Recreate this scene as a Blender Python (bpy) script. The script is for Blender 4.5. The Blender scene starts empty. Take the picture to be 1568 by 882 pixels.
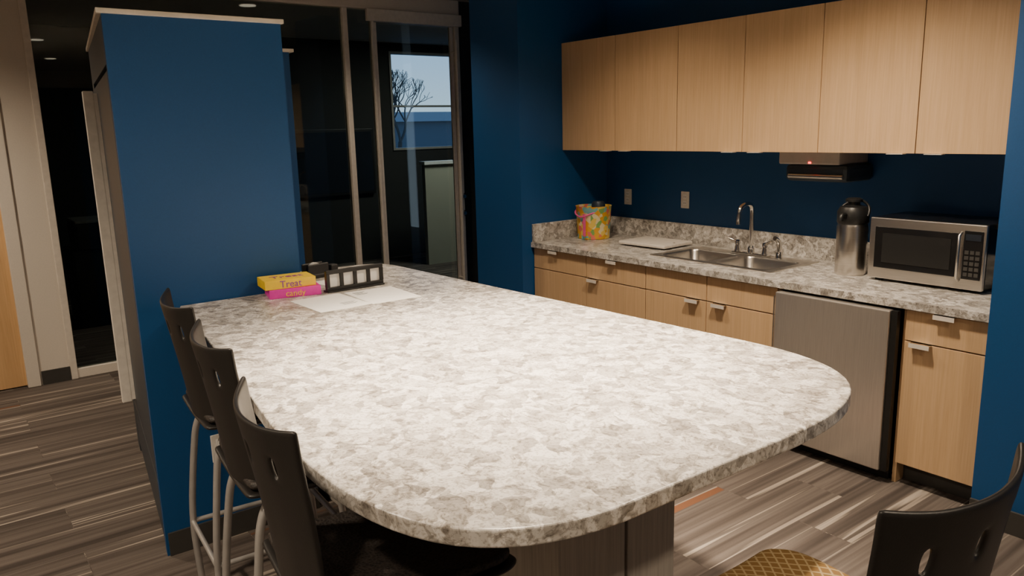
import bpy, bmesh, math, random
from mathutils import Vector, Matrix
random.seed(4)
D=bpy.data; C=bpy.context
COL=C.scene.collection

# ---------------------------------------------------------------- materials
def nmat(name):
    m=D.materials.new(name); m.use_nodes=True
    nt=m.node_tree; b=nt.nodes['Principled BSDF']
    return m,nt,b
def N(nt,t,**k):
    n=nt.nodes.new(t)
    for a,v in k.items(): setattr(n,a,v)
    return n
def L(nt,a,b): nt.links.new(a,b)
def coords(nt,scale=(1,1,1),rot=(0,0,0),kind='Object'):
    tc=N(nt,'ShaderNodeTexCoord'); mp=N(nt,'ShaderNodeMapping')
    mp.inputs['Scale'].default_value=scale; mp.inputs['Rotation'].default_value=rot
    L(nt,tc.outputs[kind],mp.inputs['Vector']); return mp.outputs['Vector']
def ramp(nt,fac,stops,interp='LINEAR'):
    r=N(nt,'ShaderNodeValToRGB'); r.color_ramp.interpolation=interp
    e=r.color_ramp.elements
    while len(e)<len(stops): e.new(0.5)
    for i,(p,c) in enumerate(stops):
        e[i].position=p; e[i].color=(c[0],c[1],c[2],1)
    L(nt,fac,r.inputs['Fac']); return r.outputs['Color']
def noise(nt,vec,scale,detail=3,rough=.5,dist=0):
    n=N(nt,'ShaderNodeTexNoise'); n.inputs['Scale'].default_value=scale
    n.inputs['Detail'].default_value=detail; n.inputs['Roughness'].default_value=rough
    n.inputs['Distortion'].default_value=dist
    L(nt,vec,n.inputs['Vector']); return n
def mix(nt,a,b,fac,mode='MIX'):
    m=N(nt,'ShaderNodeMix',data_type='RGBA',blend_type=mode)
    if isinstance(fac,(int,float)): m.inputs[0].default_value=fac
    else: L(nt,fac,m.inputs[0])
    for i,v in ((6,a),(7,b)):
        if isinstance(v,tuple): m.inputs[i].default_value=(v[0],v[1],v[2],1)
        else: L(nt,v,m.inputs[i])
    return m.outputs[2]
def bump(nt,b,h,strength=.2,dist=.002):
    bp=N(nt,'ShaderNodeBump'); bp.inputs['Strength'].default_value=strength
    bp.inputs['Distance'].default_value=dist
    L(nt,h,bp.inputs['Height']); L(nt,bp.outputs['Normal'],b.inputs['Normal'])
def simple(name,col,rough=.5,metal=0,var=.06,scale=30,bmp=0,emit=None):
    m,nt,b=nmat(name); v=coords(nt); n=noise(nt,v,scale)
    lo=tuple(max(0,c*(1-var)) for c in col); hi=tuple(min(1,c*(1+var)) for c in col)
    L(nt,ramp(nt,n.outputs['Fac'],[(.3,lo),(.7,hi)]),b.inputs['Base Color'])
    b.inputs['Roughness'].default_value=rough; b.inputs['Metallic'].default_value=metal
    if bmp: bump(nt,b,n.outputs['Fac'],bmp)
    if emit:
        b.inputs['Emission Color'].default_value=(*emit[0],1); b.inputs['Emission Strength'].default_value=emit[1]
    return m
M={}
M['blue']=simple('blue_paint',(.003,.066,.215),.55,var=.04,scale=180,bmp=.12)
M['white']=simple('white_paint',(.74,.68,.60),.6,var=.03,scale=120,bmp=.05)
M['ceil']=simple('ceiling_paint',(.42,.40,.37),.8)
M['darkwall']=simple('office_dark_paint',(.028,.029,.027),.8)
M['fridgegrey']=simple('dark_steel',(.045,.06,.08),.45,.3)
M['trimgrey']=simple('grey_trim',(.33,.32,.30),.5)
M['base']=simple('dark_vinyl_base',(.05,.048,.045),.5)
M['alu']=simple('satin_aluminium',(.78,.72,.64),.4,.1)
M['chrome']=simple('chrome',(.80,.78,.75),.12,1)
M['fridgewhite']=simple('handle_white',(.90,.85,.78),.35)
M['black']=simple('black_plastic',(.012,.012,.012),.4)
M['blackgl']=simple('black_gloss',(.01,.01,.011),.12)
M['chairblk']=simple('chair_black_plastic',(.012,.011,.0105),.42,scale=300,bmp=.1)
M['tube']=simple('chair_grey_tube',(.44,.43,.42),.35,.5)
M['plate']=simple('ivory_plastic',(.78,.75,.69),.4)
M['paper']=simple('paper',(.90,.89,.86),.7,var=.02)
M['print']=simple('ink',(.15,.15,.17),.7)
M['yellow']=simple('yellow_card',(.92,.62,.005),.4)
M['pink']=simple('pink_card',(.80,.03,.45),.4)
M['purple']=simple('purple_ink',(.25,.03,.35),.4)
M['ribbon']=simple('pink_ribbon',(.85,.12,.35),.5)
M['red']=simple('red_led',(.8,.02,.01),.4,emit=((1,.03,.02),6))
M['beige']=simple('cubicle_fabric',(.40,.41,.34),.9,scale=200)
M['desktop']=simple('white_laminate',(.7,.72,.72),.4)
M['bark']=simple('bark',(.05,.04,.035),.9)
M['brick']=simple('building_wall',(.12,.13,.15),.9)
M['roof']=simple('building_roof',(.3,.32,.36),.9)
M['screen']=simple('screen_dark',(.02,.025,.035),.15)
M['stoneboard']=simple('stone_board',(.68,.63,.56),.5,var=.08)
M['dispgrey']=simple('dispenser_grey',(.50,.46,.42),.4)

def steel(name,col=(.62,.59,.55),rough=.3,sc=(2,2,160),metal=1.0):
    m,nt,b=nmat(name); v=coords(nt,sc); n=noise(nt,v,4,3)
    L(nt,ramp(nt,n.outputs['Fac'],[(.3,tuple(c*.85 for c in col)),(.7,col)]),b.inputs['Base Color'])
    b.inputs['Metallic'].default_value=metal; b.inputs['Roughness'].default_value=rough
    bump(nt,b,n.outputs['Fac'],.05,.001); return m
M['steel']=steel('brushed_steel',(.68,.64,.59),.28)
M['steelv']=steel('brushed_steel_vertical',(.82,.77,.71),.30,(160,160,2),.85)

def wood(name,c1,c2,scale=(60,60,1.6)):
    m,nt,b=nmat(name); v=coords(nt,scale); n=noise(nt,v,2.2,5,.6,.3)
    v2=coords(nt,(14,14,1.0)); n2=noise(nt,v2,1.2,2)
    a=ramp(nt,n.outputs['Fac'],[(.3,c1),(.7,c2)])
    c=ramp(nt,n2.outputs['Fac'],[(.3,(.93,.93,.93)),(.7,(1,1,1))])
    L(nt,mix(nt,a,c,1.0,'MULTIPLY'),b.inputs['Base Color'])
    b.inputs['Roughness'].default_value=.42; bump(nt,b,n.outputs['Fac'],.08,.001)
    return m
M['maple']=wood('maple_laminate',(.58,.375,.20),(.67,.455,.26))
M['maplein']=simple('cabinet_gap_dark',(.10,.065,.035),.7)
M['greywood']=wood('grey_ash_laminate',(.42,.385,.34),(.60,.55,.49))
M['brownwood']=wood('door_wood',(.66,.40,.18),(.78,.50,.25))

def quartz():
    m,nt,b=nmat('quartz_countertop'); v=coords(nt)
    w=noise(nt,v,13,3)
    add=N(nt,'ShaderNodeVectorMath',operation='MULTIPLY_ADD'); L(nt,w.outputs['Color'],add.inputs[0])
    add.inputs[1].default_value=(.09,.09,.09); L(nt,v,add.inputs[2])
    vo=N(nt,'ShaderNodeTexVoronoi'); vo.feature='SMOOTH_F1'; vo.inputs['Smoothness'].default_value=.15
    vo.inputs['Scale'].default_value=31; L(nt,add.outputs[0],vo.inputs['Vector'])
    sep=N(nt,'ShaderNodeSeparateColor'); L(nt,vo.outputs['Color'],sep.inputs[0])
    a=ramp(nt,sep.outputs[0],[(.05,(.33,.31,.285)),(.35,(.48,.455,.42)),(.65,(.60,.575,.54)),(.95,(.74,.715,.68))])
    n=noise(nt,v,24,6,.72,1.5)
    veins=ramp(nt,n.outputs['Fac'],[(.38,(.36,.34,.315)),(.45,(.70,.68,.65)),(.52,(1,1,1))])
    n3=noise(nt,v,130,3,.6)
    sp=ramp(nt,n3.outputs['Fac'],[(.36,(.56,.54,.52)),(.47,(1,1,1))])
    c=mix(nt,a,veins,.85,'MULTIPLY'); c=mix(nt,c,sp,.8,'MULTIPLY')
    L(nt,c,b.inputs['Base Color']); b.inputs['Roughness'].default_value=.3
    return m
M['quartz']=quartz()

def carpet():
    m,nt,b=nmat('striped_carpet_tiles'); 
    v=coords(nt,(1,1,1),(0,0,math.radians(90)))
    br=N(nt,'ShaderNodeTexBrick'); L(nt,v,br.inputs['Vector'])
    br.inputs['Scale'].default_value=1; br.inputs['Brick Width'].default_value=.95; br.inputs['Row Height'].default_value=.25
    br.inputs['Mortar Size'].default_value=.0015; br.offset=.37
    br.inputs['Color1'].default_value=(0,0,0,1); br.inputs['Color2'].default_value=(1,1,1,1)
    br.inputs['Mortar'].default_value=(.5,.5,.5,1)
    sepb=N(nt,'ShaderNodeSeparateColor'); L(nt,br.outputs['Color'],sepb.inputs[0])
    off=N(nt,'ShaderNodeCombineXYZ'); mul=N(nt,'ShaderNodeMath',operation='MULTIPLY'); L(nt,sepb.outputs[0],mul.inputs[0]); mul.inputs[1].default_value=37
    L(nt,mul.outputs[0],off.inputs['X']); L(nt,mul.outputs[0],off.inputs['Y'])
    s=coords(nt,(1,.02,1))
    ad=N(nt,'ShaderNodeVectorMath',operation='ADD'); L(nt,s,ad.inputs[0]); L(nt,off.outputs[0],ad.inputs[1])
    n1=noise(nt,ad.outputs[0],14,2,.6)
    base=ramp(nt,n1.outputs['Fac'],[(.35,(.060,.047,.041)),(.45,(.095,.077,.067)),(.54,(.145,.12,.105)),(.595,(.115,.095,.082)),(.62,(.36,.31,.26)),(.645,(.40,.345,.29)),(.665,(.105,.087,.075))])
    n2=noise(nt,ad.outputs[0],50,1)
    st=ramp(nt,n2.outputs['Fac'],[(.40,(.80,.78,.77)),(.6,(1.1,1.1,1.1))])
    c=mix(nt,base,st,.8,'MULTIPLY')
    n4=noise(nt,ad.outputs[0],9,0)
    msk=ramp(nt,n4.outputs['Fac'],[(.84,(0,0,0)),(.86,(1,1,1))])
    c=mix(nt,c,(.18,.075,.035),msk)
    f=noise(nt,coords(nt),420,2)
    fz=ramp(nt,f.outputs['Fac'],[(.3,(.75,.75,.75)),(.7,(1.15,1.15,1.15))])
    c=mix(nt,c,fz,.8,'MULTIPLY')
    L(nt,c,b.inputs['Base Color']); b.inputs['Roughness'].default_value=.95
    bump(nt,b,f.outputs['Fac'],.5,.004); return m
M['carpet']=carpet()

def floral():
    m,nt,b=nmat('floral_print'); v=coords(nt)
    vo=N(nt,'ShaderNodeTexVoronoi'); vo.inputs['Scale'].default_value=30; L(nt,v,vo.inputs['Vector'])
    sep=N(nt,'ShaderNodeSeparateColor'); L(nt,vo.outputs['Color'],sep.inputs[0])
    c=ramp(nt,sep.outputs[0],[(0,(.80,.42,.03)),(.26,(.2,.5,.5)),(.40,(.90,.65,.12)),(.62,(.22,.45,.12)),(.74,(.8,.2,.15)),(.84,(.85,.75,.45))],'CONSTANT')
    L(nt,c,b.inputs['Base Color']); b.inputs['Roughness'].default_value=.5; return m
M['floral']=floral()

def seatfab():
    m,nt,b=nmat('mustard_lattice_fabric')
    def wave(rot):
        w=N(nt,'ShaderNodeTexWave'); L(nt,coords(nt,(1,1,1),(0,0,math.radians(rot))),w.inputs['Vector'])
        w.inputs['Scale'].default_value=17; w.inputs['Distortion'].default_value=1.2; w.inputs['Detail'].default_value=1; return w.outputs['Fac']
    mx=N(nt,'ShaderNodeMath',operation='MAXIMUM'); L(nt,wave(35),mx.inputs[0]); L(nt,wave(-35),mx.inputs[1])
    c=ramp(nt,mx.outputs[0],[(.86,(.20,.11,.03)),(.95,(.38,.28,.14))])
    L(nt,c,b.inputs['Base Color']); b.inputs['Roughness'].default_value=.85; return m
M['fabric']=seatfab()
def blkfab():
    m,nt,b=nmat('black_mesh_fabric'); v=coords(nt)
    vo=N(nt,'ShaderNodeTexVoronoi'); vo.inputs['Scale'].default_value=130; L(nt,v,vo.inputs['Vector'])
    L(nt,ramp(nt,vo.outputs['Distance'],[(.2,(.008,.007,.007)),(.6,(.035,.028,.025))]),b.inputs['Base Color'])
    b.inputs['Roughness'].default_value=.6; bump(nt,b,vo.outputs['Distance'],.5,.003); return m
M['blkfab']=blkfab()
def glassm():
    m=D.materials.new('partition_glass'); m.use_nodes=True; nt=m.node_tree; nt.nodes.clear()
    o=N(nt,'ShaderNodeOutputMaterial'); t=N(nt,'ShaderNodeBsdfTransparent'); t.inputs[0].default_value=(.80,.86,.84,1)
    g=N(nt,'ShaderNodeBsdfGlossy'); g.inputs['Roughness'].default_value=.01
    g.inputs['Color'].default_value=(.8,.8,.8,1)
    f=N(nt,'ShaderNodeFresnel'); f.inputs[0].default_value=1.5
    s=N(nt,'ShaderNodeMixShader'); L(nt,f.outputs[0],s.inputs[0]); L(nt,t.outputs[0],s.inputs[1]); L(nt,g.outputs[0],s.inputs[2])
    L(nt,s.outputs[0],o.inputs[0]); return m
M['glass']=glassm()
m_em=simple('lamp_diffuser',(.9,.85,.75),.5,emit=((1,.85,.65),5)); M['lamp']=m_em

# ---------------------------------------------------------------- geometry helpers
def link(o,parent=None):
    COL.objects.link(o)
    if parent: o.parent=parent
    return o
def empty(name,loc=(0,0,0),rz=0):
    e=D.objects.new(name,None); e.empty_display_size=.1; e.location=loc; e.rotation_euler=(0,0,rz); link(e); return e
def mesh(name,bm,mat,parent=None,smooth=False,mats=None):
    me=D.meshes.new(name); bmesh.ops.recalc_face_normals(bm,faces=bm.faces); bm.to_mesh(me); bm.free()
    for k in (mats or [mat]): me.materials.append(M[k])
    if smooth:
        for p in me.polygons: p.use_smooth=True
    o=D.objects.new(name,me); return link(o,parent)
def bev(o,w,seg=2):
    if w:
        m=o.modifiers.new('bevel','BEVEL'); m.width=w; m.segments=seg; m.limit_method='ANGLE'; m.angle_limit=math.radians(40)
    return o
def box(name,lo,hi,mat,parent=None,bv=0):
    bm=bmesh.new(); bmesh.ops.create_cube(bm,size=1)
    for v in bm.verts:
        v.co=Vector([lo[i]+(v.co[i]+.5)*(hi[i]-lo[i]) for i in range(3)])
    return bev(mesh(name,bm,mat,parent),bv)
def prism(name,pts,z0,z1,mat,parent=None,bv=0):
    bm=bmesh.new(); vs=[bm.verts.new((p[0],p[1],z0)) for p in pts]
    f=bm.faces.new(vs); r=bmesh.ops.extrude_face_region(bm,geom=[f])
    for v in r['geom']:
        if isinstance(v,bmesh.types.BMVert): v.co.z=z1
    return bev(mesh(name,bm,mat,parent),bv,3)
def lathe(name,prof,mat,parent=None,loc=(0,0,0),seg=40,smooth=True):
    bm=bmesh.new(); rings=[]
    for r,z in prof:
        rings.append([bm.verts.new((loc[0]+r*math.cos(2*math.pi*i/seg),loc[1]+r*math.sin(2*math.pi*i/seg),loc[2]+z)) for i in range(seg)])
    for a,b in zip(rings,rings[1:]):
        for i in range(seg): bm.faces.new((a[i],a[(i+1)%seg],b[(i+1)%seg],b[i]))
    bm.faces.new(rings[0]); bm.faces.new(rings[-1])
    o=mesh(name,bm,mat,parent,smooth)
    if smooth:
        e=o.modifiers.new('es','EDGE_SPLIT'); e.split_angle=math.radians(40)
    return o
def tube(name,pts,r,mat,parent=None,res=8,closed=False,nurbs=True):
    cu=D.curves.new(name,'CURVE'); cu.dimensions='3D'; cu.bevel_depth=r; cu.bevel_resolution=3; cu.use_fill_caps=True
    s=cu.splines.new('NURBS' if nurbs else 'POLY'); s.points.add(len(pts)-1)
    for p,q in zip(s.points,pts): p.co=(*q,1)
    if nurbs: s.order_u=3; s.use_endpoint_u=not closed; s.resolution_u=res
    s.use_cyclic_u=closed
    tmp=D.objects.new(name+'_t',cu); COL.objects.link(tmp)
    dg=C.evaluated_depsgraph_get(); me=D.meshes.new_from_object(tmp.evaluated_get(dg)); D.objects.remove(tmp)
    me.materials.clear(); me.materials.append(M[mat]); me.name=name
    for p in me.polygons: p.use_smooth=True
    return link(D.objects.new(name,me),parent)
def text(name,s,size,mat,loc,rot,parent=None,ext=.0008):
    cu=D.curves.new(name,'FONT'); cu.body=s; cu.size=size; cu.extrude=ext; cu.align_x='CENTER'; cu.align_y='CENTER'
    tmp=D.objects.new(name+'_t',cu); COL.objects.link(tmp)
    dg=C.evaluated_depsgraph_get(); me=D.meshes.new_from_object(tmp.evaluated_get(dg)); D.objects.remove(tmp)
    me.materials.clear(); me.materials.append(M[mat])
    o=D.objects.new(name,me); o.location=loc; o.rotation_euler=rot; return link(o,parent)
def arc(cx,cy,rx,ry,a0,a1,n=14,p=1.0):
    out=[]
    for i in range(n+1):
        a=math.radians(a0+(a1-a0)*i/n); out.append((cx+rx*math.cos(a),cy+ry*math.sin(a)))
    return out

# ---------------------------------------------------------------- room shell
XW=-6.25; XL=-4.38; XR=-1.295; YB=4.25; YR=3.42; ZC=2.85
box('floor',(-9.6,-3.1,-.1),(3.1,7.1,0),'carpet')
box('ceiling',(-9.6,-3.1,ZC),(3.1,7.1,ZC+.1),'ceil')
box('wall_back',(XL,YB,0),(XR,YB+.1,ZC),'blue')
box('wall_column',(-4.95,3.41,0),(XL,YB+.1,ZC),'blue')
box('wall_right',(XR,YR,0),(3.0,YB+.1,ZC),'blue')
box('wall_passage',(XW,4.45,0),(-4.95,4.55,ZC),'blue')
box('wall_east',(3.0,-3.1,0),(3.1,YB+.1,ZC),'white')
box('wall_south',(-9.6,-3.1,0),(3.0,-3.0,ZC),'white')
box('wall_left',(XW-.12,.52,0),(XW,.71,ZC),'white')
box('wall_left_lower',(XW-.12,-3.0,0),(XW,-.50,ZC),'white')
box('wall_left_header',(XW-.12,-.50,2.12),(XW,.52,ZC),'white')
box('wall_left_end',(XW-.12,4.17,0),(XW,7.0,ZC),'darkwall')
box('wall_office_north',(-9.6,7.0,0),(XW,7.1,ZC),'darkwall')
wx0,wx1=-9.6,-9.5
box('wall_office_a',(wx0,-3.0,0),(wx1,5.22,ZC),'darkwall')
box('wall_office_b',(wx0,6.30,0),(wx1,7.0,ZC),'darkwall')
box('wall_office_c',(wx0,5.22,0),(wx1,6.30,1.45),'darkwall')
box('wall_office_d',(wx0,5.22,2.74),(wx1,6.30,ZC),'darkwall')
w=empty('reflected_window')  # modelled opening standing in for a window reflected in the glass
box('frame_bottom',(wx0,5.22,1.45),(wx1+.02,6.30,1.48),'trimgrey',w); box('frame_top',(wx0,5.22,2.71),(wx1+.02,6.30,2.74),'trimgrey',w)
box('frame_l',(wx0,5.22,1.48),(wx1+.02,5.25,2.71),'trimgrey',w); box('frame_r',(wx0,6.27,1.48),(wx1+.02,6.30,2.71),'trimgrey',w)
box('rail',(wx0,5.25,2.02),(wx1+.02,6.27,2.045),'trimgrey',w)
box('baseboard_left',(XW,.53,0),(XW+.012,.71,.10),'base')
box('baseboard_left.001',(XW,-3.0,0),(XW+.012,-.58,.10),'base')
box('baseboard_right',(XR,YR-.012,0),(3.0,YR,.10),'base')
box('baseboard_column',(-4.95,3.398,0),(XL,3.41,.10),'base')
d=empty('door_1')
box('leaf',(XW-.07,-.42,.01),(XW-.03,.44,2.05),'brownwood',d)
box('jamb_r',(XW-.12,.44,0),(XW+.02,.52,2.12),'white',d,.004)
box('jamb_l',(XW-.12,-.50,0),(XW+.02,-.42,2.12),'white',d,.004)
box('head',(XW-.12,-.42,2.05),(XW+.02,.44,2.12),'white',d,.004)
tube('lever',[(XW-.03,.36,1.0),(XW+.03,.36,1.0),(XW+.035,.30,1.0),(XW+.035,.24,1.0)],.009,'alu',d)

# glass partition
g=empty('glass_partition')
xa,xb=XW-.06,XW
box('sill',(xa,.71,0),(xb,3.32,.07),'white',g,.004)
box('sill_track',(xa,3.32,0),(xb,4.17,.02),'alu',g)
box('header',(xa-.03,.71,2.72),(xb+.03,4.17,ZC),'white',g,.006)
box('door_rail',(xb+.03,3.22,2.62),(xb+.07,4.17,2.72),'alu',g,.005)
for i,y in enumerate((.71,3.02,4.13)):
    box('mullion_%d'%i,(xa,y,.0),(xb+.01,y+.045,2.72),'alu',g,.004)
box('mullion_thin',(xa,3.29,0),(xb,3.312,2.72),'alu',g,.003)
for i,(a,b_) in enumerate(((.755,3.02),(3.065,3.29))):
    box('pane_%d'%i,(xa+.025,a,.07),(xa+.035,b_,2.72),'glass',g)
gd=empty('door_2')
box('glass_leaf',(xb-.03,3.34,.03),(xb-.02,4.09,2.62),'glass',gd)
box('stile_l',(xb-.036,3.315,.02),(xb-.012,3.34,2.62),'alu',gd); box('stile_r',(xb-.036,4.085,.02),(xb-.012,4.12,2.62),'alu',gd)
box('rail_b',(xb-.036,3.315,.02),(xb-.012,4.12,.10),'alu',gd)
tube('pull',[(xb+.07,4.10,.2),(xb+.07,4.10,2.5)],.016,'alu',gd,nurbs=False)
for z in (.3,2.4): tube('standoff',[(xb-.02,4.10,z),(xb+.07,4.10,z)],.009,'alu',gd,nurbs=False)
for z in (.92,1.08): lathe('lock',[(.03,0),(.03,.02),(.018,.04)],'chrome',gd,(0,0,0)).matrix_local=Matrix.Translation((xb+.01,4.15,z))@Matrix.Rotation(math.pi/2,4,'Y')

# office beyond
o=empty('cubicle_partition')
box('panel',(-8.65,5.15,0),(-8.58,6.9,1.28),'beige',o); box('cap',(-8.68,5.13,1.28),(-8.55,6.9,1.32),'desktop',o)
o=empty('office_desk')
box('top',(-9.3,2.4,.72),(-8.8,3.4,.75),'black',o,.005); 
for i,(x,y) in enumerate(((-9.25,2.45),(-8.85,2.45),(-9.25,3.35),(-8.85,3.35))): box('leg_%d'%i,(x-.02,y-.02,0),(x+.02,y+.02,.72),'black',o)
o=empty('wall_monitor')
box('body',(-9.5,3.6,.9),(-9.44,4.9,1.75),'black',o,.01); box('screen',(-9.44,3.63,.94),(-9.437,4.87,1.71),'screen',o)
o=empty('office_printer',(-8.2,1.35,0))
box('stand',(-.3,-.3,0),(.3,.3,.7),'black',o,.01); box('body',(-.25,-.25,.7),(.25,.25,.95),'black',o,.02); box('lid',(-.25,-.25,.95),(.25,.25,.975),'trimgrey',o,.008)
# outside: stand-ins for the view reflected in the glass
def branch(o,p,dv,ln,r,dep):
    q=p+dv*ln; tube('branch',[tuple(p),tuple((p+q)/2+Vector((random.uniform(-.05,.05),random.uniform(-.08,.08),0))),tuple(q)],r,'bark',o,res=3)
    if dep:
        for k in range(3):
            nd=(dv+Vector((random.uniform(-.5,.5),random.uniform(-.8,.8),random.uniform(-.1,.5)))).normalized()
            branch(o,q,nd,ln*.76,r*.62,dep-1)
o=empty('reflected_tree',(-17,9.55,0)); branch(o,Vector((0,0,-4)),Vector((0,0,1)),4.7,.06,0); branch(o,Vector((0,0,.7)),Vector((0,0,1)),.75,.05,5)  # tree built to stand in for its reflection in the glass
o=empty('reflected_building')  # stands in for the roof reflected in the glass
box('block',(-40,-10,-4),(-30,40,2.1),'brick',o); box('roof_band',(-40.2,-10.2,2.1),(-29.8,40.2,2.5),'roof',o)
box('ground_outside',(-60,-30,-4.2),(-9.7,60,-4),'brick')

# ---------------------------------------------------------------- kitchen
ZK=.892
kc=empty('base_cabinet')
box('carcass_l',(XL+.001,3.535,.10),(-2.345,YB-.001,.70),'maplein',kc)
box('rail_top',(XL+.001,3.535,.70),(-2.345,3.56,ZK-.036),'maplein',kc)
box('carcass_side',(-2.36,3.53,.0),(-2.342,YB-.001,ZK-.036),'maple',kc)
box('toekick_l',(XL+.001,3.60,0),(-2.36,3.62,.10),'base',kc)
box('carcass_r',(-1.685,3.535,.10),(XR-.001,YB-.001,ZK-.036),'maplein',kc)
box('side_r',(-1.690,3.53,0),(-1.672,YB-.001,ZK-.036),'maple',kc)
box('toekick_r',(-1.672,3.60,0),(XR-.001,3.62,.10),'base',kc)
def front(n,x0,x1,z0,z1,handle=None):
    box(n,(x0+.003,3.512,z0+.003),(x1-.003,3.532,z1-.003),'maple',kc,.0015)
    if handle is not None:
        hx=handle; zt=z1-.003
        box(n+'_pull_top',(hx-.045,3.485,zt-.001),(hx+.045,3.532,zt+.002),'chrome',kc)
        box(n+'_pull_lip',(hx-.045,3.483,zt-.018),(hx+.045,3.487,zt+.002),'alu',kc)
ZD=.705; ZT=.852
front('drawer_a1',XL+.005,-3.818,ZD,ZT,-4.14)
front('drawer_a2',XL+.005,-3.818,.41,ZD); front('drawer_a3',XL+.005,-3.818,.105,.41)
front('drawer_b',-3.818,-3.278,ZD,ZT,-3.56); front('door_b',-3.818,-3.278,.105,ZD,-3.74)
front('panel_c1',-3.278,-2.808,ZD,ZT); front('panel_c2',-2.808,-2.345,ZD,ZT)
front('door_c1',-3.278,-2.808,.105,ZD,-2.90); front('door_c2',-2.808,-2.345,.105,ZD,-2.71)
front('drawer_d',-1.675,XR-.004,ZD,ZT,-1.50); front('door_d',-1.675,XR-.004,.105,ZD,-1.595)

kt=empty('kitchen_countertop')
sx0,sx1,sy0,sy1=-3.36,-2.50,3.66,4.11
def slab(n,a,b): box(n,(a[0],a[1],ZK-.036),(b[0],b[1],ZK),'quartz',kt)
slab('slab_l',(XL+.001,3.49),(sx0,YB-.001)); slab('slab_r',(sx1,3.49),(XR-.001,YB-.001))
slab('slab_f',(sx0,3.49),(sx1,sy0)); slab('slab_b',(sx0,sy1),(sx1,YB-.001))
box('splash_back',(XL+.001,YB-.022,ZK),(XR-.001,YB-.001,ZK+.13),'quartz',kt,.002)
box('splash_left',(XL+.001,3.50,ZK),(XL+.022,YB-.022,ZK+.13),'quartz',kt,.002)
sk=empty('double_bowl_sink')
def bowl(n,x0,x1,y0,y1):
    bm=bmesh.new(); zt=ZK+.004; d=.18
    def rr(x0,x1,y0,y1,r,z):
        p=arc(x1-r,y1-r,r,r,0,90,5)+arc(x0+r,y1-r,r,r,90,180,5)+arc(x0+r,y0+r,r,r,180,270,5)+arc(x1-r,y0+r,r,r,270,360,5)
        return [bm.verts.new((a,b,z)) for a,b in p]
    rs=[rr(x0,x1,y0,y1,.05,zt),rr(x0+.006,x1-.006,y0+.006,y1-.006,.05,zt-.012),rr(x0+.015,x1-.015,y0+.015,y1-.015,.05,zt-d+.03),rr(x0+.04,x1-.04,y0+.04,y1-.04,.05,zt-d)]
    for a,b in zip(rs,rs[1:]):
        k=len(a)
        for i in range(k): bm.faces.new((a[i],a[(i+1)%k],b[(i+1)%k],b[i]))
    bm.faces.new(rs[-1]); return mesh(n,bm,'steel',sk,True)
xm=(sx0+sx1)/2
bx=[(sx0+.03,xm-.022),(xm+.022,sx1-.03)]; by=(sy0+.028,sy1-.085)
for i,(a,b) in enumerate(bx):
    bowl('bowl_%d'%i,a,b,*by); lathe('drain_%d'%i,[(.04,0),(.04,.003),(.02,.003),(.018,.0005)],'chrome',sk,((a+b)/2,(by[0]+by[1])/2,ZK-.175))
z0,z1=ZK,ZK+.006
box('rim_f',(sx0-.012,sy0-.012,z0),(sx1+.012,by[0],z1),'steel',sk,.002); box('rim_b',(sx0-.012,by[1],z0-.008),(sx1+.012,sy1+.012,z1),'steel',sk,.002)
box('rim_l',(sx0-.012,by[0],z0),(bx[0][0],by[1],z1),'steel',sk); box('rim_m',(bx[0][1],by[0],z0-.006),(bx[1][0],by[1],z1),'steel',sk); box('rim_r',(bx[1][1],by[0],z0),(sx1+.012,by[1],z1),'steel',sk)
for (a,b) in bx:
    for cx,cy,dx,dy in ((a,by[0],1,1),(b,by[0],-1,1),(b,by[1],-1,-1),(a,by[1],1,-1)):
        r=.05; pl=[(cx,cy)]+[(cx+dx*(r-r*math.sin(t)),cy+dy*(r-r*math.cos(t))) for t in [math.pi/2*k/6 for k in range(7)]]
        prism('rim_fillet',pl,z0,z1,'steel',sk)
fc=empty('kitchen_faucet',(-2.92,4.07,ZK+.006))
box('deck',(-.13,-.025,0),(.13,.025,.012),'chrome',fc,.005)
lathe('base',[(.024,.01),(.022,.04),(.014,.055)],'chrome',fc)
tube('spout',[(0,0,.04),(0,0,.2),(0,0,.285),(0,-.02,.315),(0,-.08,.32),(0,-.125,.295),(0,-.135,.24),(0,-.135,.20)],.0135,'chrome',fc)
for i,s in enumerate((-1,1)):
    lathe('valve_%d'%i,[(.022,.01),(.017,.03),(.013,.055),(.019,.062),(.017,.078),(.005,.084)],'chrome',fc,(s*.1,0,0))
    tube('lever_%d'%i,[(s*.1,0,.072),(s*.13,-.02,.085),(s*.165,-.035,.098)],.008,'chrome',fc)
lathe('sprayer_base',[(.022,0),(.018,.03),(.013,.04)],'chrome',fc,(.2,0,0)); tube('sprayer',[(.2,0,.03),(.2,0,.08),(.2,-.02,.115),(.2,-.05,.125)],.014,'chrome',fc)

uc=empty('upper_cabinet')
xs=[XL+.002,-3.838,-3.30,-2.814,-2.338,-1.830,XR-.002]; ZU0,ZU1=1.541,2.285; YU=3.80
box('carcass',(xs[0],YU+.021,ZU0),(xs[-1],YB-.001,ZU1),'maple',uc)
for i,(a,b) in enumerate(zip(xs,xs[1:])):
    box('door_%d'%i,(a+.002,YU,ZU0-.004),(b-.002,YU+.02,ZU1),'maple',uc,.0015)
    box('gap_%d'%i,(b-.003,YU+.018,ZU0),(b+.003 if i<5 else b,YU+.021,ZU1),'maplein',uc)
    hx=(b-.09) if i%2==0 else (a+.09)
    box('pull_%d'%i,(hx-.04,YU-.02,ZU0-.008),(hx+.04,YU+.018,ZU0-.005),'alu',uc)

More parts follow.
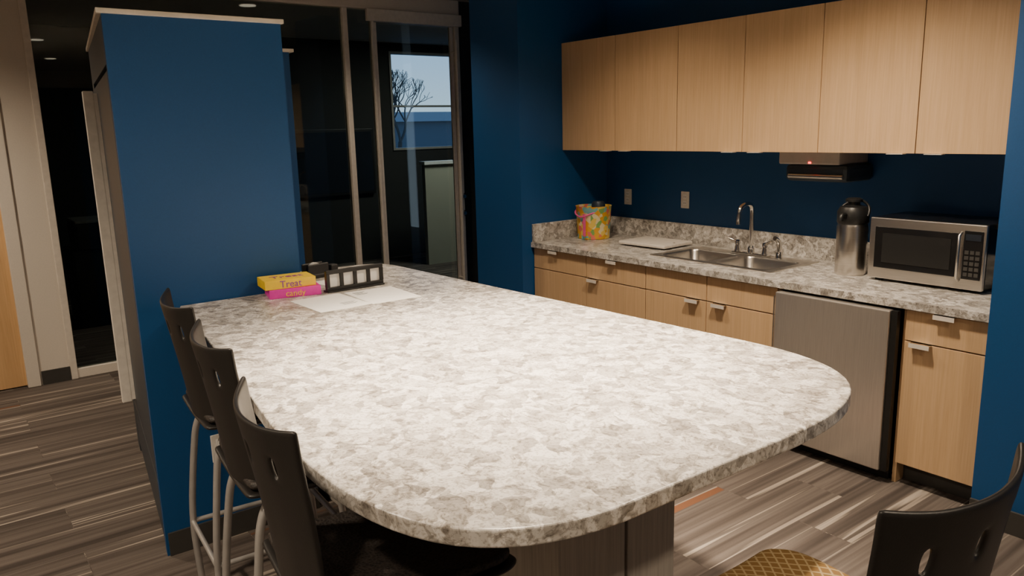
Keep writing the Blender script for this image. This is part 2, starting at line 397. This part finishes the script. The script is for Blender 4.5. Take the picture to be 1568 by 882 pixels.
mf=empty('undercounter_fridge')
box('body',(-2.325,3.52,.03),(-1.705,4.15,.845),'black',mf,.004)
box('door',(-2.325,3.46,.06),(-1.725,3.518,.842),'steelv',mf,.006)
box('hinge_strip',(-1.724,3.475,.06),(-1.695,3.522,.842),'black',mf)
box('gasket',(-2.32,3.505,.06),(-1.695,3.522,.842),'black',mf)
box('grille',(-2.32,3.53,.0),(-1.71,3.56,.055),'black',mf)
tube('handle_scoop',[(-2.33,3.462,.82),(-2.33,3.462,.1)],.004,'chrome',mf,nurbs=False)

mw=empty('microwave_oven')
x0,x1,y0,y1,z0,z1=-2.05,-1.50,3.85,4.215,ZK+.015,1.215
box('case',(x0,y0+.02,z0),(x1,y1,z1),'blackgl',mw,.006)
box('face',(x0,y0,z0),(x1,y0+.02,z1),'steel',mw,.004)
box('window',(x0+.03,y0-.004,z0+.055),(x1-.115,y0,z1-.045),'blackgl',mw,.002)
box('window_mesh',(x0+.07,y0-.006,z0+.085),(x1-.15,y0-.004,z1-.075),'black',mw)
box('panel',(x1-.095,y0-.004,z0+.05),(x1-.012,y0,z1-.03),'blackgl',mw,.002)
box('display',(x1-.088,y0-.006,z1-.075),(x1-.02,y0-.004,z1-.045),'screen',mw)
for r in range(5):
    for c in range(3): box('key',(x1-.087+c*.024,y0-.006,z0+.065+r*.026),(x1-.069+c*.024,y0-.004,z0+.082+r*.026),'base',mw)
tube('handle',[(x1-.108,y0,z0+.04),(x1-.108,y0-.025,z0+.055),(x1-.108,y0-.025,z1-.055),(x1-.108,y0,z1-.04)],.007,'steel',mw,nurbs=False)
for x in (x0+.04,x1-.04):
    for y in (y0+.05,y1-.05): box('foot',(x-.015,y-.015,ZK),(x+.015,y+.015,z0),'black',mw)

ap=empty('airpot_thermos',(-2.19,3.93,ZK))
lathe('body',[(.074,0),(.078,.01),(.078,.255),(.074,.27),(.07,.272)],'steel',ap)
lathe('collar',[(.074,.27),(.080,.282),(.080,.335),(.066,.36),(.03,.37)],'black',ap)
lathe('pump',[(.03,.36),(.03,.385),(.042,.388),(.042,.40),(.03,.407)],'black',ap)
tube('spout',[(0,-.06,.32),(0,-.10,.33),(0,-.12,.315),(0,-.122,.295)],.013,'black',ap)
tube('carry_handle',[(-.08,0,.315),(-.088,.02,.36),(0,.06,.40),(.088,.02,.36),(.08,0,.315)],.007,'black',ap)

td=empty('paper_towel_dispenser')
box('cover',(-2.67,3.95,1.465),(-2.30,YB-.0005,1.5405),'dispgrey',td,.008)
box('lower',(-2.64,3.97,1.37),(-2.26,YB-.0005,1.465),'fridgegrey',td,.025)
tube('paper_lip',[(-2.61,3.965,1.40),(-2.28,3.965,1.40)],.013,'steel',td,nurbs=False)
box('led',(-2.48,3.946,1.470),(-2.465,3.951,1.480),'red',td)

def outlet(loc,axis,kind='outlet'):
    e=empty('wall_outlet',loc)
    if axis=='Y':
        box('plate',(-.036,-.006,-.058),(.036,0,.058),'plate',e,.002)
        for s in(-1,1):
            box('socket',(-.017,-.008,s*.022-.015),(.017,-.006,s*.022+.015),'paper',e,.001)
            for q in(-1,1): box('slit',(q*.007-.0012,-.0085,s*.022-.006),(q*.007+.0012,-.008,s*.022+.006),'black',e)
    else:
        box('plate',(0,-.038,-.06),(.006,.038,.06),'plate',e,.002)
        for s in(-1,1):
            box('socket',(.006,-.018,s*.024-.016),(.008,.018,s*.024+.016),'paper',e,.001)
            for q in(-1,1): box('slit',(.008,q*.008-.0015,s*.024-.007),(.0088,q*.008+.0015,s*.024+.007),'black',e)
outlet((-4.15,YB,1.178),'Y'); outlet((-3.60,YB,1.185),'Y'); outlet((-1.42,YB,1.21),'Y')

gb=empty('floral_gift_bucket',(-4.21,3.95,ZK))
lathe('pail',[(.112,0),(.117,.005),(.130,.235),(.134,.24),(.126,.24),(.112,.02)],'floral',gb)
tube('handle',[(-.12,0,.22),(-.10,-.11,.21),(.0,-.15,.16),(.09,-.12,.19),(.12,0,.225)],.006,'ribbon',gb)
box('ribbon_tail',(.03,-.135,.03),(.055,-.130,.19),'ribbon',gb)
lathe('jar',[(.045,.03),(.05,.04),(.05,.25),(.04,.27)],'fridgegrey',gb,(.02,.03,0))
sb=empty('cutting_board',(-3.63,3.98,ZK),math.radians(3))
box('foot_l',(-.17,-.12,0),(-.15,.12,.01),'base',sb); box('foot_r',(.15,-.12,0),(.17,.12,.01),'base',sb)
box('board',(-.20,-.15,.01),(.20,.15,.032),'stoneboard',sb,.006)
lathe('rivet',[(.008,.032),(.007,.0335)],'chrome',sb,(.16,0,0))

# ---------------------------------------------------------------- fridge block
sl=.135
def fy(x): return .62+(-3.23-x)*sl
FE=empty('fridge_enclosure')
prism('panel_front',[(-3.23,.62),(-3.23,1.285),(-3.29,1.285),(-3.29,fy(-3.29))],0,2.142,'blue',FE)
prism('body_back',[(-3.29,1.20),(-3.29,1.285),(-4.31,1.285),(-4.31,1.75),(-4.65,1.75),(-4.65,1.20)],0,2.142,'blue',FE)
prism('side_far',[(-4.50,fy(-4.50)),(-4.50,1.20),(-4.65,1.20),(-4.65,fy(-4.65))],0,2.142,'fridgegrey',FE)
prism('upper',[(-3.29,fy(-3.29)),(-3.29,1.20),(-4.50,1.20),(-4.50,fy(-4.5))],1.97,2.142,'fridgegrey',FE)
prism('crown',[(-3.215,.600),(-3.215,1.295),(-4.285,1.295),(-4.285,1.77),(-4.66,1.77),(-4.66,fy(-4.66)-.01)],2.142,2.160,'alu',FE,.003)
box('baseboard_panel',(-3.23,.63,0),(-3.22,1.285,.10),'base',FE)
RF=empty('refrigerator')
prism('cabinet',[(-3.31,fy(-3.31)+.03),(-3.31,1.17),(-4.48,1.17),(-4.48,fy(-4.48)+.03)],.02,1.95,'black',RF)
for n,za,zb in(('door_lower',.05,.30),('door_upper',.31,1.95)):
    prism(n,[(-3.305,fy(-3.305)),(-3.305,fy(-3.305)+.03),(-4.49,fy(-4.49)+.03),(-4.49,fy(-4.49))],za,zb,'fridgegrey',RF,.004)
hx=-4.30; hy=fy(hx)+.008
prism('handle_bar',[(hx-.020,hy-.070),(hx+.020,hy-.074),(hx+.020,hy-.026),(hx-.020,hy-.022)],.36,1.925,'fridgewhite',RF,.005)
prism('handle_mount',[(hx-.016,hy-.028),(hx+.018,hy-.030),(hx+.018,hy),(hx-.016,hy+.003)],.37,1.915,'fridgewhite',RF)
outlet((-3.23,.875,.412),'X')

# ---------------------------------------------------------------- island
IS=empty('kitchen_island')
ZI=1.04
pts=[(-3.226,.775),(-2.4,.675),(-1.70,.580)]
def bez(p0,p1,p2,p3,n=18):
    r=[]
    for i in range(1,n+1):
        t=i/n; r.append(tuple((1-t)**3*a+3*(1-t)**2*t*b+3*(1-t)*t*t*c+t**3*d_ for a,b,c,d_ in zip(p0,p1,p2,p3)))
    return r
pts+=bez((-1.70,.580),(-1.16,.515),(-.93,.59),(-.908,.93))
pts+=[(-.902,1.40)]
pts+=bez((-.902,1.40),(-.898,1.78),(-1.01,1.997),(-1.42,1.98))
pts+=[(-3.42,1.875)]+bez((-3.42,1.875),(-3.52,1.87),(-3.58,1.84),(-3.60,1.75),6)+[(-3.65,1.292),(-3.226,1.292)]
prism('countertop',pts,ZI-.036,ZI,'quartz',IS,.005)
box('pedestal_a',(-1.95,1.04,0),(-1.23,1.255,ZI-.036),'greywood',IS,.003)
box('pedestal_b',(-1.95,1.295,0),(-1.26,1.47,ZI-.036),'greywood',IS,.003)
box('pedestal_core',(-1.90,1.255,0),(-1.36,1.295,ZI-.036),'maplein',IS)
box('rear_leg',(-3.55,1.36,0),(-3.0,1.56,ZI-.036),'greywood',IS,.003)
pp=empty('paper_sheet',(-2.855,1.25,ZI),math.radians(2))
box('sheet',(-.14,-.108,0),(.14,.108,.0012),'paper',pp)
pq=empty('paper_sheet',(-2.845,1.475,ZI),math.radians(-2))
box('sheet',(-.14,-.108,0),(.14,.108,.0012),'paper',pq)
for i in range(5): box('line',(-.11+i*.012,-.085,.0012),(-.105+i*.012,-.03-.01*(i%3),.0014),'print',pq)
for i in range(4): box('line',(.04+i*.012,.02,.0012),(.044+i*.012,.085-.012*(i%2),.0014),'print',pp)
pr=empty('paper_sheet',(-3.22,1.47,ZI),math.radians(10)); box('sheet',(-.11,-.09,0),(.11,.13,.0012),'paper',pr)
cb=empty('candy_box',(-3.125,1.205,ZI),math.radians(-12))
box('carton',(-.068,-.105,0),(.068,.105,.038),'pink',cb,.002); text('label','candy',.035,'yellow',(.0685,0,.017),(math.pi/2,0,math.pi/2),cb)
cb=empty('candy_box',(-3.135,1.185,ZI+.0385),math.radians(-7))
box('carton',(-.068,-.105,0),(.068,.105,.038),'yellow',cb,.002); text('label','Treat',.04,'purple',(.0685,.0,.018),(math.pi/2,0,math.pi/2),cb)
text('label_top','Treat',.06,'purple',(0,0,.0383),(0,0,math.pi/2),cb)
def holder(name,loc,rz,w=.27,h=.092):
    e=empty(name,loc,rz)
    n=4; fr=.014; cell=(w-fr*(n+1))/n
    box('rail_b',(-.01,-w/2,0),(.01,w/2,.02),'black',e,.002); box('rail_t',(-.01,-w/2,h-.016),(.01,w/2,h),'black',e,.002)
    for i in range(n+1):
        y=-w/2+i*(cell+fr); box('post_%d'%i,(-.0099,y,.02),(.0099,y+fr,h-.016),'black',e)
    box('card',(-.004,-w/2+.01,.02),(-.002,w/2-.01,h-.016),'paper',e)
    box('foot',(-.03,-w/2,0),(.02,w/2,.006),'black',e,.002)
holder('card_holder',(-3.05,1.455,ZI+.001),math.radians(2)); 
tdp=empty('tape_dispenser',(-3.42,1.45,ZI),math.radians(12))
box('base',(-.03,-.10,0),(.03,.10,.024),'black',tdp,.008); box('cutter',(-.02,.06,.02),(.02,.10,.05),'black',tdp,.005)
lt=lathe('tape_roll',[(.032,-.01),(.032,.01)],'plate',tdp); lt.matrix_local=Matrix.Translation((0,-.02,.04))@Matrix.Rotation(math.pi/2,4,'Y')
box('cheek_a',(-.028,-.075,.015),(-.018,.04,.068),'black',tdp,.01); box('cheek_b',(.018,-.075,.015),(.028,.04,.068),'black',tdp,.01)

# ---------------------------------------------------------------- stools
def stool(loc,rz,seatmat='blkfab'):
    e=empty('bar_stool',(loc[0],loc[1],0),rz)
    W=.200
    scol=[-1,-.93,-.8,-.62,-.54,-.42,-.2,-.05,.05,.2,.42,.54,.62,.8,.93,1]
    trow=[0,.06,.25,.45,.62,.70,.74,.86,.90,.96,1]
    slots=[(-.62,-.54),(-.05,.05),(.54,.62)]
    bm=bmesh.new(); gv={}
    for j,t in enumerate(trow):
        for i,s in enumerate(scol):
            wd=W*(.90+.10*t)
            z=.765+.405*t + (.016*abs(s)**3 if t>.9 else 0)
            y=-.195-.065*t**1.2
            y+= .055*abs(s)**2*(.6+.4*t)
            gv[i,j]=bm.verts.new((s*wd,y,z))
    for j in range(len(trow)-1):
        for i in range(len(scol)-1):
            sm=(scol[i]+scol[i+1])/2; tm=(trow[j]+trow[j+1])/2
            if .74<tm<.86 and any(a<sm<b for a,b in slots): continue
            bm.faces.new((gv[i,j],gv[i+1,j],gv[i+1,j+1],gv[i,j+1]))
    b=mesh('back',bm,'chairblk',e,True)
    m=b.modifiers.new('s','SOLIDIFY'); m.thickness=.012; m.offset=0
    m=b.modifiers.new('ss','SUBSURF'); m.levels=1; m.render_levels=2
    def seatmesh(n,z0,mat,inset,th):
        bm=bmesh.new(); vs={}
        ns,nt_=13,13
        for j in range(nt_):
            t=j/(nt_-1)
            for i in range(ns):
                s=-1+2*i/(ns-1)
                wd=(.205+.01*math.sin(t*math.pi))-inset
                if t>.85: wd*=math.sqrt(max(.0,1-((t-.85)/.15)**2*.35))
                y=-.205+inset+(.475-2*inset)*t
                z=z0+.012*abs(s)**2*1.2-.012*math.sin(math.pi*t)-.022*max(0,(t-.7)/.3)**2
                vs[i,j]=bm.verts.new((s*wd,y,z))
        for j in range(nt_-1):
            for i in range(ns-1): bm.faces.new((vs[i,j],vs[i+1,j],vs[i+1,j+1],vs[i,j+1]))
        o=mesh(n,bm,mat,e,True); m=o.modifiers.new('s','SOLIDIFY'); m.thickness=th; m.offset=0
        m=o.modifiers.new('ss','SUBSURF'); m.levels=1; m.render_levels=2; return o
    seatmesh('seat_shell',.770,'chairblk',0,.016); seatmesh('seat_pad',.791,seatmat,.012,.027)
    for s in(-1,1):
        tube('rear_leg_%d'%s,[(s*.14,-.12,.75),(s*.16,-.165,.725),(s*.178,-.19,.55),(s*.19,-.215,.32),(s*.19,-.21,.14),(s*.19,-.20,.0)],.012,'tube',e)
        tube('front_leg_%d'%s,[(s*.14,.12,.75),(s*.16,.17,.725),(s*.178,.205,.55),(s*.19,.235,.32),(s*.19,.245,.14),(s*.19,.25,.0)],.012,'tube',e)
        tube('under_rail_%d'%s,[(s*.14,-.13,.75),(s*.14,.13,.75)],.0115,'tube',e,nurbs=False)
        tube('side_bar_%d'%s,[(s*.19,-.213,.30),(s*.19,.236,.30)],.009,'tube',e,nurbs=False)
    tube('foot_rest',[(-.19,.238,.30),(.19,.238,.30)],.0115,'tube',e,nurbs=False)
    tube('rear_bar',[(-.19,-.214,.30),(.19,-.214,.30)],.009,'tube',e,nurbs=False)
    return e
stool((-1.45,.700),math.radians(-6)); stool((-2.09,.79),math.radians(-5)); stool((-2.66,.85),math.radians(-4))
stool((-.67,1.185),math.radians(86),'fabric')

# ---------------------------------------------------------------- lights
def spot(loc,power,size=120,blend=.8,col=(1,.81,.60),r=.08,rot=(0,0,0)):  # ceiling downlights and added fill spots share this fixture
    l=D.lights.new('downlight_or_fill_light','SPOT'); l.energy=power; l.spot_size=math.radians(size); l.spot_blend=blend; l.color=col; l.shadow_soft_size=r
    o=D.objects.new('downlight_or_fill_lamp',l); o.location=loc; o.rotation_euler=rot
    e=empty('downlight_or_fill',(0,0,0)); link(o,e)
    lathe('trim',[(.09,0),(.095,.012),(.075,.012)],'alu',e,(loc[0],loc[1],ZC-.012))
    lathe('lens',[(.07,0),(.07,.004)],'lamp',e,(loc[0],loc[1],ZC-.005-.012))
zl=ZC-.04
spot((-1.78,1.36,zl),1150,70,1.0)
spot((-1.95,2.75,zl),290,130)
spot((-3.3,2.75,zl),120,130)
spot((-5.1,-.4,zl),190,140)
spot((-5.3,2.6,zl),75,130)  # added fill to brighten the partition mullions
spot((-.2,-.6,zl),170,150)  # added camera-side fill for the island pedestal and edge
spot((-2.2,-.8,zl),260,150)  # added fill behind the camera, also lifts the fridge handle
spot((.6,1.8,zl),140,150)
def area(n,loc,size,power,col,rot=(0,0,0)):
    l=D.lights.new(n,'AREA'); l.energy=power; l.size=size; l.color=col
    o=D.objects.new(n,l); o.location=loc; o.rotation_euler=rot; link(o)
area('office_fill',(-7.6,5.6,ZC-.05),.6,34,(1,.95,.85))  # added fill that brightens the cubicle partition, not a ceiling fixture
wd=D.worlds.new('sky'); C.scene.world=wd; wd.use_nodes=True; nt=wd.node_tree
bg=nt.nodes['Background']; tc=N(nt,'ShaderNodeTexCoord'); sp=N(nt,'ShaderNodeSeparateXYZ'); L(nt,tc.outputs['Generated'],sp.inputs[0])
L(nt,ramp(nt,sp.outputs['Z'],[(0,(.55,.70,.88)),(.22,(.12,.34,.78))]),bg.inputs['Color']); bg.inputs['Strength'].default_value=1.6

# ---------------------------------------------------------------- camera
cam=D.cameras.new('camera'); co=D.objects.new('camera',cam); link(co)
cam.sensor_width=36; cam.lens=1195/1568*36; cam.clip_start=.02
R=Matrix(((.6065,-.1446,.7818),(.7947,.1405,-.5906),(-.0244,.9795,.2001)))
q=R.to_quaternion().to_matrix().to_4x4()
co.matrix_world=Matrix.Translation((0,0,1.70))@q
C.scene.camera=co
